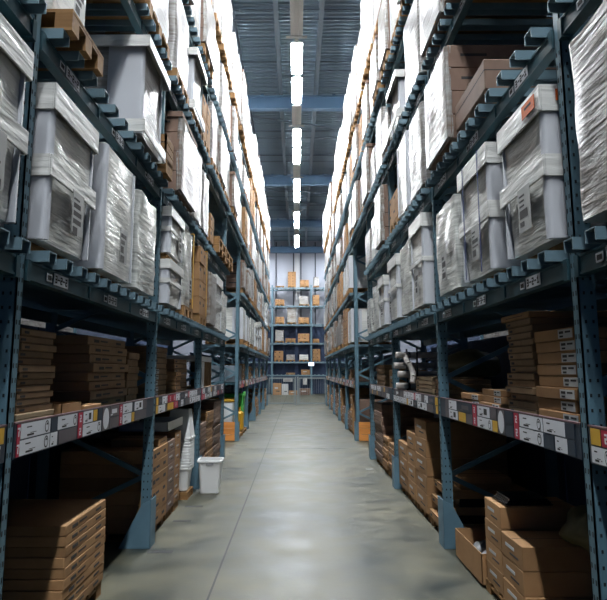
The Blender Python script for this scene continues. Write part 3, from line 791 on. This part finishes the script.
pallet(-1.66, 7.70, 0, .40, .50, .09, 0, 'wooden pallet on floor under the nested white bins')
for k in range(11):
    tag(link('plastic_bin', bs, (-1.56, 7.70, .092+.036*k)), f'white plastic bin nested in the tall pile, {ORD[k]} from the bottom', 'bin', 'nested white bins under the left rack')
tw = MB()
tw.add([(-.165,-.15,0),(.165,-.15,0),(.165,.15,0),(-.165,.15,0),(-.12,-.11,.38),(.12,-.11,.38),(.12,.11,.38),(-.12,.11,.38)], [(3,2,1,0),(4,5,6,7),(0,1,5,4),(1,2,6,5),(2,3,7,6),(3,0,4,7)])
tw.box(-.175, .175, -.16, .16, 0, .02)
tag(link('plastic_bin', tw.mesh('upturned_bin', 'white'), (-1.56, 7.70, .092+.036*10+.302)), 'white plastic bin turned upside down on the nested pile', 'bin')
stack(-1, 1.82, 7.20, 7.46, 0, 5, .16, .5, 'none', 'dim pile behind the white bins', m='carton2', adj='brown carton', group=G2)
b = MB(); b.box(-.28, .28, -.42, .42, 0, .012, 0, .004)
for y0, y1, x0, x1 in ((-.42, -.408, -.28, .28), (.408, .42, -.28, .28), (-.42, .42, .268, .28), (-.42, .42, -.28, -.268)): b.box(x0, x1, y0, y1, 0, .10)
tag(link('plastic_tray', b.mesh('plastic_tray', 'white'), (-1.74, 6.90, .9635)), 'shallow white tray lying atop the pile behind the bins', 'tray')
# left third bay: floor (tall stacks of slim cartons)
for i, (a, b_, n) in enumerate([(8.42, 9.0, 12), (9.06, 9.75, 14), (9.82, 10.72, 16)]):
    nm = ['shorter left floor stack behind white bin', 'middle left floor stack in third bay', 'tallest left floor stack before cross aisle'][i]
    pallet(-(1.46+.45), (a+b_)/2, 0, b_-a-.03, .9, .09, 0, f'wooden pallet on floor, base of {nm}')
    stack(-1, 1.42, a, b_, .09, n, .064, .9, 'edge', nm, m='carton2' if i != 1 else 'carton', adj='slim brown carton', group=G2, jit=.02)
# left second bay: shelf
stack(-1, 1.50, 5.72, 6.16, SHELF, 5, .062, .6, 'label', 'shelf pile right after the left post', adj='white-labelled small carton', name='small_carton', jit=.01)
stack(-1, 1.55, 6.22, 6.80, SHELF, 9, .062, .8, 'edge', 'tallest pile on left second-bay shelf', adj='brown carton', name='flat_carton', jit=.02)
stack(-1, 1.46, 6.86, 7.14, SHELF, 5, .055, .5, 'edge', 'small pile in mid left second-bay shelf', adj='small brown carton', name='small_carton', jit=.012, m='carton')
stack(-1, 1.55, 7.26, 8.05, SHELF, 7, .063, .8, 'edge', 'far pile on left second-bay shelf', adj='brown carton', name='flat_carton', jit=.03)
# left third bay: shelf, rolls standing under a white box
for k in range(8):
    me = cached('rtube', lambda: MB().tube((0,0,0),(0,0,.40),.055,14).mesh('card_tube','flat'))
    tag(link('card_tube', me, (-1.55-.12*(k % 2), 9.10+.13*k, SHELF+.03)), f'brown cardboard tube standing on left shelf, {ORD[k]} of the row before cross aisle', 'tube', 'card tubes on the left shelf')
tag(link('card_tube', MB().tube((0,0,0),(0,0,.42),.06,14).mesh('white_tube','white'), (-1.52, 8.92, SHELF)), 'white tube standing at the head of the brown tubes', 'tube')
tag(link('low_tray', flat(-.3, .3, -.55, .55, 0, .028, 'pale'), (-1.76, 9.62, SHELF)), 'pale tray holding the standing brown tubes', 'tray')
tag(link('long_box', MB().box(-.4, .4, -.7, .7, 0, .09, 0, .01).mesh('long_box', 'white'), (-1.95, 9.55, SHELF+.432)), 'long white box lying across the standing tubes', 'box')
# right first bay: shelf
stack(1, 1.46, 2.98, 3.47, SHELF, 8, .0655, .95, 'label', 'right shelf pile at picture edge', m='carton', adj='white-labelled brown flat carton', jit=.02)
stack(1, 1.47, 3.56, 4.02, SHELF, 6, .046, .7, 'edge', 'right shelf tower beside the labelled pile', adj='slim carton, lower part', jit=.03)
stack(1, 1.49, 3.58, 4.0, SHELF+6*.046, 8, .044, .7, 'edge', 'right shelf tower beside the labelled pile', adj='slim carton, upper part', jit=.025)
stack(1, 1.47, 3.56, 4.04, SHELF+6*.046+8*.044, 1, .042, .75, 'flap', 'lid of the slim-carton tower on the right shelf', m='carton', adj='wider brown carton')
stack(1, 1.45, 4.08, 4.50, SHELF, 3, .05, .5, 'label', 'low right shelf pile beside the tower', adj='brown labelled carton', jit=.02, m='carton')
stack(1, 1.45, 4.55, 5.02, SHELF, 2, .05, .5, 'label', 'two-high right shelf pile nearest the post', adj='brown labelled carton', jit=.015, m='carton')
# right first bay: floor
stack(1, 1.44, 4.16, 4.50, .085, 4, .151, .55, 'carton', 'right front floor column beside open carton', m='carton', name='brown_carton', adj='brown printed carton', group=G2, jit=.004)
pallet(1.75, 4.13, 0, .82, .62, .085, pi, 'wooden pallet on floor under the right front cartons')
stack(1, 1.43, 3.76, 4.13, .085, 3, .151, .95, 'carton', 'right front low column with lit top', m='carton', name='brown_carton', adj='brown printed carton', group=G2, jit=.004)
pallet(1.95, 3.30, 0, .78, 1.0, .13, pi, 'empty wooden pallet on floor at the right front')
b = MB()
for k in range(4): b.box(-.18+.01*k, .16-.012*k, -.13, .13, .012*k, .012*k+.009, 0, .003)
tag(link('plastic_sheets', b.mesh('plastic_sheets', 'black'), (1.68, 4.33, .69)), 'folded black plastic sheets on the right front floor column', 'plastic sheet')
def blob(rx, ry, rz_, seed, m, nm):
    R3 = random.Random(seed); ph = [R3.uniform(0, 6) for _ in range(6)]; vs = []; fs = []; n, mm = 28, 16
    for j in range(mm+1):
        t = pi*j/mm
        for i in range(n):
            a = 2*pi*i/n; k = 1+.06*sin(3*a+ph[0])*sin(t)+.05*sin(5*a+ph[1]+3*t)+.04*sin(7*t+ph[2]+2*a)
            vs.append((rx*sin(t)*cos(a)*k, ry*sin(t)*sin(a)*k, rz_*(1+max(-.72, cos(t))*1.0)*.58*k if False else rz_*max(cos(t)*k, -.5)+rz_*.5))
    for j in range(mm):
        for i in range(n): fs.append((j*n+i, (j+1)*n+i, (j+1)*n+(i+1) % n, j*n+(i+1) % n))
    return MB().add(vs, fs, 0, True).mesh(nm, m)
tag(link('stuffed_sack', blob(.36, .30, .17, 4, 'olive', 'stuffed_sack'), (2.05, 3.72, .545)), 'dark olive stuffed sack slumped on the low right front cartons', 'sack')
open_carton(1, 1.42, 4.56, 5.28, .02, .23, .45, 'open brown carton of grey plastic bags on floor, behind right guard', group=None)
for k in range(3):
    tag(link('plastic_bag', blob(.13, .088, .09, 10+k, 'bag', 'plastic_bag'), (1.64, 4.70+.22*k, .045)), f'grey plastic bag in the open floor carton, {ORD[k]} from the camera', 'bag', 'grey bags in the open carton')
# right second bay: floor
for i, (a, b_, n) in enumerate([(6.40, 6.98, 5), (7.02, 7.48, 4), (7.52, 8.12, 3)]):
    nm = ['tallest right floor column in second bay', 'middle right floor column in second bay', 'short right floor column against second guard'][i]
    pallet(1.46+.45, (a+b_)/2, 0, b_-a-.03, .9, .09, pi, f'wooden pallet on floor, base of {nm}')
    stack(1, 1.43, a, b_, .09, n, .198, .9, 'carton', nm, m='carton', name='brown_carton', adj='brown lettered carton', group=G2, jit=.006)
for k in range(3):
    me = cached('plankbox', lambda: box_mesh(.64, .8, .075, 'carton', 'edge'))
    tag(link('flat_carton', me, (1.44+.4+.03*k, 6.04, .09+.155*k+.001), pi), f'long flat carton with gap above, {ORD[k]} up, behind right front guard', 'carton', G2)
    if k < 2:
        tag(link('gap_shade_block', flat(-.35, .35, -.30, .30, 0, .079, 'black'), (1.92+.03*k, 6.04, .09+.155*k+.076)), f'black shade block filling the gap between long flat cartons, {ORD[k]} up, behind right guard', 'box')  # holds the cartons apart; its black paints the shade in the gap
pallet(1.86, 6.04, 0, .62, .8, .088, pi, 'wooden pallet on floor under the long flat cartons')
stack(1, 1.62, 5.78, 6.22, .09+.155*2+.077, 2, .06, .5, 'flap', 'pair on top of the long flat cartons', m='carton', adj='narrow brown carton', group=G2)
# right third bay: floor
for i, (a, b_, n, hh) in enumerate([(8.45, 9.05, 6, .075), (9.15, 9.63, 8, .06), (9.7, 10.6, 14, .07)]):
    nm = ['low right floor pile beyond second guard', 'right floor pile in mid third bay', 'dark tall right floor pile before cross aisle'][i]
    pallet(1.46+.45, (a+b_)/2, 0, b_-a-.03, .9, .09, pi, f'wooden pallet on floor, base of {nm}')
    stack(1, 1.42, a, b_, .09, n, hh, .9, 'edge', nm, m='carton2' if i == 2 else 'carton', adj='flat brown carton', group=G2, jit=.035)
# right second bay: shelf
stack(1, 1.48, 5.80, 6.12, SHELF, 4, .05, .5, 'edge', 'right shelf pile touching the front post', m='carton', adj='small tan carton', jit=.012, name='small_carton')
stack(1, 1.46, 6.18, 7.0, SHELF, 5, .044, .5, 'edge', 'wide low pile on right second-bay shelf', m='pale', adj='tan flat carton', jit=.02)
for k, (yy, zz, xx) in enumerate([(7.72, .068, 1.35), (7.62, .228, 1.36), (7.82, .343, 1.345), (7.68, .483, 1.35)]):
    b = MB().tube((0, 0, 0), (.55, 0, 0), .042, 16)
    o = tag(link('fabric_roll', b.mesh('fabric_roll', 'roll'), (xx, yy, SHELF+zz+.012)), f'white fabric roll sticking out over the right shelf edge, {ORD[k]} up', 'roll', 'white rolls on the right shelf')
    link('black_band', MB().tube((.16, 0, 0), (.19, 0, 0), .0432, 16).mesh('black_band', 'black'), parent=o)
b = MB()
for x0 in (.22, .50):
    b.box(x0, x0+.02, -.34, -.32, 0, .59); b.box(x0, x0+.02, .34, .36, 0, .59)
    for k, zz in enumerate((.0, .19, .305, .445)): b.box(x0, x0+.02, -.34, .36, max(.0, zz-.012), zz+.003)
tag(link('roll_stand', b.mesh('roll_stand', 'black'), (1.34, 7.70, SHELF+.001)), 'black metal stand carrying the white rolls', 'stand')
b = MB(); pts = [(0, .5*sin(t*.3), 0) for t in range(2)]
pts = [(.02*sin(k), .55-.055*k+.02*sin(k*2), .44-.004*k*k*.9) for k in range(11)]
tag(link('hose', b.path(pts, .035, 10).mesh('hose', 'roll'), (1.44, 7.01, SHELF+.06)), 'pale hose drooping over the shelf beside the rolls', 'hose')
tag(link('stuffed_sack', blob(.34, .38, .20, 31, 'olive', 'stuffed_sack'), (2.02, 6.55, SHELF+.22)), 'dark sack lying on the wide tan carton pile', 'sack')
stack(1, 1.95, 7.45, 8.05, SHELF, 2, .13, .5, 'none', 'pile behind the white rolls', m='carton', adj='brown carton', name='small_carton')
# right third bay: shelf
stack(1, 1.50, 8.75, 9.2, SHELF, 1, .30, .5, 'carton', 'standing alone on right third-bay shelf', m='carton', adj='tall brown carton', name='brown_carton')
stack(1, 1.46, 9.6, 10.5, SHELF, 7, .055, .6, 'edge', 'far pile on right third-bay shelf', adj='flat carton', jit=.03)

# ---- far rack row: end boards, green wheelie stuff, small goods
for s in (-1, 1):
    b = MB()
    for k in range(3): b.box(-.52, .52, -.012, .012, .145*k, .145*k+.14, 0, .004)
    b.box(-.5, -.46, .012, .04, 0, .43); b.box(.46, .5, .012, .04, 0, .43)
    if s < 0: b.box(-.45, -.32, -.0135, -.012, .33, .36, 1); b.box(-.2, .15, -.0135, -.012, .2, .215, 1)
    tag(link('wooden_end_board', b.mesh('wooden_end_board', ['crate', 'print']), (s*1.98, 13.49, .012)), f'orange wooden end board at the far {SN[s]} rack end', 'board')
tag(link('metal_cabinet', MB().box(-.5, .5, -.4, .4, 0, .40, 0, .01).mesh('metal_cabinet', 'greyp'), (-1.98, 14.15, SHELF+.005)), 'pale grey box on shelf at far left rack end', 'box')
tag(link('big_carton', MB().box(-.5, .5, -.45, .45, 0, .85, 0, .008).mesh('big_carton', 'carton2'), (1.98, 14.2, .1)), 'large mauve-brown carton behind the right wooden end board', 'carton')
pallet(1.98, 14.2, 0, .85, 1.0, .10, 0, 'wooden pallet on floor under the large mauve-brown carton')
tag(link('white_crate', MB().box(-.42, .36, -.4, .4, 0, .78, 0, .02).mesh('white_crate', 'white'), (-1.90, 14.2, .1)), 'white tub behind the left orange end board', 'tub')
pallet(-1.9, 14.2, 0, .85, 1.0, .10, 0, 'wooden pallet on floor under the white tub')
b = MB(); b.box(-.42, .40, -.42, .42, 0, .07, 0, .02)
tag(link('tub_lid', b.mesh('tub_lid', 'yellow'), (-1.90, 14.2, .885)), 'yellow lid lying on the white tub', 'lid')
def wheelie(): 
    b = MB(); b.add([(-.24,-.26,.0),(.24,-.26,.0),(.24,.26,.0),(-.24,.26,.0),(-.28,-.3,.85),(.28,-.3,.85),(.28,.3,.85),(-.28,.3,.85)], [(3,2,1,0),(4,5,6,7),(0,1,5,4),(1,2,6,5),(2,3,7,6),(3,0,4,7)])
    b.box(-.30, .30, -.32, .32, .85, .93, 0, .02); b.box(.24, .30, -.2, .2, .93, .98, 0, .01); return b.mesh('bin_body', 'green')
o = tag(link('wheeled_bin', wheelie(), (-1.70, 15.35, .1)), 'green wheeled bin beyond the left orange end board', 'bin')
pallet(-1.72, 15.3, 0, 1.1, .66, .10, 0, 'wooden pallet on floor under the green wheeled bin')
b = MB(); b.box(-.13, .13, -.17, .17, 0, .5, 0, .05); b.tube((0,0,.5), (0,0,.60), .06, 12)
tag(link('jerry_can', b.mesh('jerry_can', 'yellow'), (-1.52, 14.84, .1)), 'yellow canister standing beside the green bin', 'canister')
bag = random.Random(21)
for s in (-1, 1):
    for k in range(5):
        ya, yb = PY2[k]+.14, PY2[k+1]-.14
        bn = f'{ORD[k]} bay beyond cross aisle'
        # shelf goods
        y = ya+(.9 if k == 0 else 0); c = 0
        while y < yb-.35:
            w = bag.uniform(.32, .6); w = min(w, yb-y); n = bag.choice((1, 2, 3, 4)); hh = bag.uniform(.06, .13)
            c += 1
            mm, ad = bag.choice((('carton', 'brown carton'), ('carton2', 'dull brown carton'), ('paper', 'white carton'), ('greyp', 'grey carton'), ('flat', 'tan carton')))
            stack(s, 1.46, y, y+w, SHELF, n, hh, .5, 'carton' if mm != 'greyp' else 'none', f'{ORD[c-1]} {SN[s]} shelf pile, {bn}', m=mm, adj=ad, name='small_carton', jit=.02, group='cartons on the far shelves')
            y += w+bag.uniform(.05, .3)
        y = ya+(2.15 if (k == 0 and s < 0) else .98 if k == 0 else 0); c = 0
        while y < yb-.4:
            w = bag.uniform(.5, .8); w = min(w, yb-y); n = bag.choice((2, 3, 4, 5)); hh = bag.uniform(.12, .2)
            if s < 0 and k in (0, 1, 3) and c >= 1: break
            c += 1
            nm = f'{ORD[c-1]} {SN[s]} floor stack, {bn}'
            pallet(s*(1.46+.45), y+w/2, 0, w-.02, .9, .09, 0, f'wooden pallet, base of {nm}')
            stack(s, 1.43, y, y+w, .09, n, hh, .9, 'carton', nm, m=bag.choice(('carton', 'carton2', 'flat')), adj='brown carton', name='brown_carton', jit=.02, group='cartons on the floor of the far bays')
            y += w+bag.uniform(.08, .3)

# ------------------------------------------------------------------ rack across the end of the hall
YB = 38.4
root = tag(link('pallet_rack_bay', None, (0, YB, 0)), 'blue steel pallet rack standing across the far end of the hall', 'rack')
for x in (-4.4, -1.7, 1.0, 3.7):
    b = MB(); b.box(-.05, .05, 0, .07, 0, 7.5); b.box(-.05, .05, 1.0, 1.07, 0, 7.5)
    for i in range(7): b.bar((0, .05, .2+i), (0, 1.02, 1.1+i), .04, .03)
    link('upright_frame', b.mesh('upright_frame', 'post'), (x, 0, 0), 0, root)
for z_ in TOP+[1.33]:
    b = MB(); b.box(-4.4, 3.7, -.03, .02, -.085, 0); b.box(-4.4, 3.7, 1.075, 1.12, -.085, 0)
    for k in range(28): b.box(-4.3+k*.29, -4.22+k*.29, -.05, 1.1, 0, .02)
    link('shelf_beam', b.mesh('shelf_beam', 'bar'), (0, 0, z_), 0, root)
link('shade_sheet', MB().box(-4.4, 3.7, 1.15, 1.16, .02, 4.72).mesh('shade_sheet', 'back'), parent=root)  # added navy sheet, paints the darkness behind the lower tiers
FAR = {4: [(275, 284, 0, 'P'), (287.5, 296, 1.0, 'F'), (300, 309.3, .42, 'F'), (314, 319.8, .62, 'W')],
       3: [(274.5, 284, .32, 'F'), (299, 309.5, .55, 'W'), (313.2, 320, .62, 'F')],
       2: [(274.8, 283.8, .38, 'F'), (287, 296, 1.0, 'G'), (298.3, 309.3, .35, 'F')],
       1: [(274.6, 283.6, .75, 'W'), (285.3, 295.5, .18, 'F'), (298, 309.6, .50, 'F'), (313.3, 319.6, .15, 'F')],
       0: [(274, 283, .6, 'F'), (286, 295, .34, 'W'), (299, 308.7, .34, 'C'), (313, 320.5, .72, 'F')]}
for t, lst in FAR.items():
    for i, (a, b_, h, k) in enumerate(lst):
        xa, xb = (a-VX)*.0676, (b_-VX)*.0676; zb = TOP[t]+.023
        pos = f'end rack {TIER[t]}, {ORD[i]} across'
        pallet((xa+xb)/2, YB+.53, zb, xb-xa-.02, .86, .12, -pi/2, f'wooden pallet on {pos}') if k == 'P' else pallet((xa+xb)/2, YB+.53, zb, xb-xa, .86, .12, -pi/2, f'wooden pallet under goods, {pos}')
        if k != 'P': build_load(k, (xa+xb)/2, YB+.53, zb+.122, xb-xa, .84, h, -pi/2, f'{DESC[k]}, {pos}', 'loads on the end rack', False)
tag(link('brown_carton', box_mesh(.6, .5, .34, 'carton', 'carton'), (.60, YB+.35, 1.352), -pi/2), 'brown carton on the end rack low shelf', 'carton')
tag(link('flat_carton', box_mesh(.6, .5, .14, 'flat', 'edge'), (-.42, YB+.35, 1.352), -pi/2), 'flat carton on the end rack low shelf', 'carton')
for x, w, h, mm, l in ((-1.33, .55, .78, 'carton', 'tall brown carton on floor behind the gate'), (-.80, .42, .72, 'paper', 'white carton on floor behind the gate'), (-.22, .66, .28, 'carton', 'low brown carton on floor behind the gate'), (.54, .76, .42, 'carton2', 'wide dull carton on floor behind the gate')):
    tag(link('brown_carton', box_mesh(w, .6, h, mm, 'carton'), (x, YB+.3, 0), -pi/2), l, 'carton')
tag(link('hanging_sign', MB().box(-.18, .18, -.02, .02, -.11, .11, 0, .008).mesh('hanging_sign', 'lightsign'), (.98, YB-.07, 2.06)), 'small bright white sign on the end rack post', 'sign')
# steel gate across the aisle end
YG = 27.6
def gate(x0, x1, label, sign):
    w = x1-x0; root = tag(link('mesh_gate', None, (x0, YG, 0)), label, 'gate', 'steel gates across the aisle end')
    b = MB(); 
    for x in (0, w): b.box(x-.045 if x else 0, x if x else .045, -.025, .025, .03, 1.30)
    b.box(0, w, -.02, .02, 1.24, 1.30); b.box(0, w, -.02, .02, .04, .10)
    link('gate_frame', b.mesh('gate_frame', 'fence'), parent=root)
    b = MB(); n = int(w/.085)
    for k in range(1, n): b.tube((w*k/n, 0, .1), (w*k/n, 0, 1.24), .006, 6)
    link('gate_bars', b.mesh('gate_bars', 'fence'), parent=root)
    for (a, c, z0, z1) in sign:
        bb = MB().box(a-x0, c-x0, -.034, -.026, z0, z1); 
        for q in range(3): bb.box(a-x0+.04, c-x0-.05-.03*q, -.0348, -.034, z1-.04-.035*q-.012, z1-.04-.035*q, 1)
        link('notice', bb.mesh('notice', ['paper', 'print']), parent=root)
gate(-1.37, -.11, 'left leaf of the steel barred gate at the aisle end', [(-.66, -.21, 1.10, 1.25)])
gate(.09, 1.40, 'right leaf of the steel barred gate at the aisle end', [(.30, .49, .96, 1.25)])
for x, l in ((-.06, 'left'), (.045, 'right')):
    b = MB().box(-.03, .03, -.03, .03, 0, 1.32); b.box(-.06, .06, -.06, .06, 0, .012); b.box(-.035, .035, -.035, .035, 1.32, 1.335)
    tag(link('gate_post', b.mesh('gate_post', 'fence'), (x, YG, 0)), f'steel post at the middle of the gate, {l} one', 'post')

# floor tape marks
for i, (y_, x0, x1) in enumerate([(5.42, -1.37, -1.14), (6.49, -1.37, -1.17), (7.15, -1.37, -1.15), (9.8, -1.36, -1.2), (11.62, -1.37, -1.12), (12.7, -1.35, -1.1), (15.2, -1.3, -1.05)]):
    tag(link('floor_tape_mark', MB().box(x0, x1, -.035, .035, .0005, .0025).mesh('floor_tape_mark', 'mark'), (0, y_, 0)), f'dark tape mark on floor by left racks, {ORD[i]} from the camera', 'floor mark', 'tape marks on the floor')
tag(link('paper_scrap', MB().box(-.06, .06, -.03, .03, .001, .004).mesh('paper_scrap', 'paper'), (1.22, 9.75, 0)), 'white paper scrap on floor before second right guard', 'paper')

# ------------------------------------------------------------------ glimpse of the next aisles through the racks
for s, ylist in ((-1, (12.2, 13.6, 15.2)), (1, (15.6, 17.0, 18.4))):
    t = tag(link('pallet_rack_bay', None, (s*6.3, ylist[0]-.6, 0), 0 if s < 0 else pi), f'rack bay glimpsed through gaps in the {SN[s]} rack, next aisle', 'rack')
    if s > 0: t.location.y = ylist[-1]+.85
    L = 4.4
    b = MB(); b.box(-.06, 0, 0, L, 2.12, 2.21); b.box(-1.1, -1.04, 0, L, 2.12, 2.21)
    for k in range(14): b.box(-1.1, .05, .15+k*.3, .24+k*.3, 2.22, 2.29)
    link('shelf_beam', b.mesh('shelf_beam', 'beam'), parent=t)
    for y_ in (0, L): link('upright_frame', post2, (0, y_, 0), 0, t)
    for i, y_ in enumerate(ylist):
        build_load('W', s*6.8, y_+.1, 2.293, 1.1, 1.0, .85, 0 if s < 0 else pi, f'white load in the next aisle, {ORD[i]} through {SN[s]} rack gap', 'loads in the next aisles', False)
    for i in range(4):
        strip_light(s*5.0, ylist[0]-1.5+1.7*i, True, f'lit strip light over the {SN[s]} neighbouring aisle, {ORD[i]} from camera', 'strip lights over the next aisles')

# ------------------------------------------------------------------ light, camera
w = bpy.data.worlds.new('dim_hall'); SC.world = w; w.use_nodes = True
bg = w.node_tree.nodes['Background']; bg.inputs[0].default_value = (.010, .034, .115, 1); bg.inputs[1].default_value = .9
cam = bpy.data.cameras.new('camera'); co = bpy.data.objects.new('camera', cam); COL.objects.link(co)
co.location = (0, 0, H)
co.rotation_euler = (pi/2+PITCH, 0, -YAW)
cam.sensor_fit = 'HORIZONTAL'; cam.sensor_width = 36; cam.lens = 36*F/607
cam.shift_x = (303.5-CX)/607; cam.shift_y = -(300-CY)/607
cam.clip_start = .05; cam.clip_end = 120
SC.camera = co
vs_ = SC.view_settings; vs_.view_transform = 'Standard'; vs_.look = 'None'; vs_.gamma = 1; vs_.use_curve_mapping = False
vs_.exposure = 0.0
SC.cycles.max_bounces = 8; SC.cycles.diffuse_bounces = 1; SC.cycles.glossy_bounces = 3
SC.cycles.sample_clamp_indirect = 6
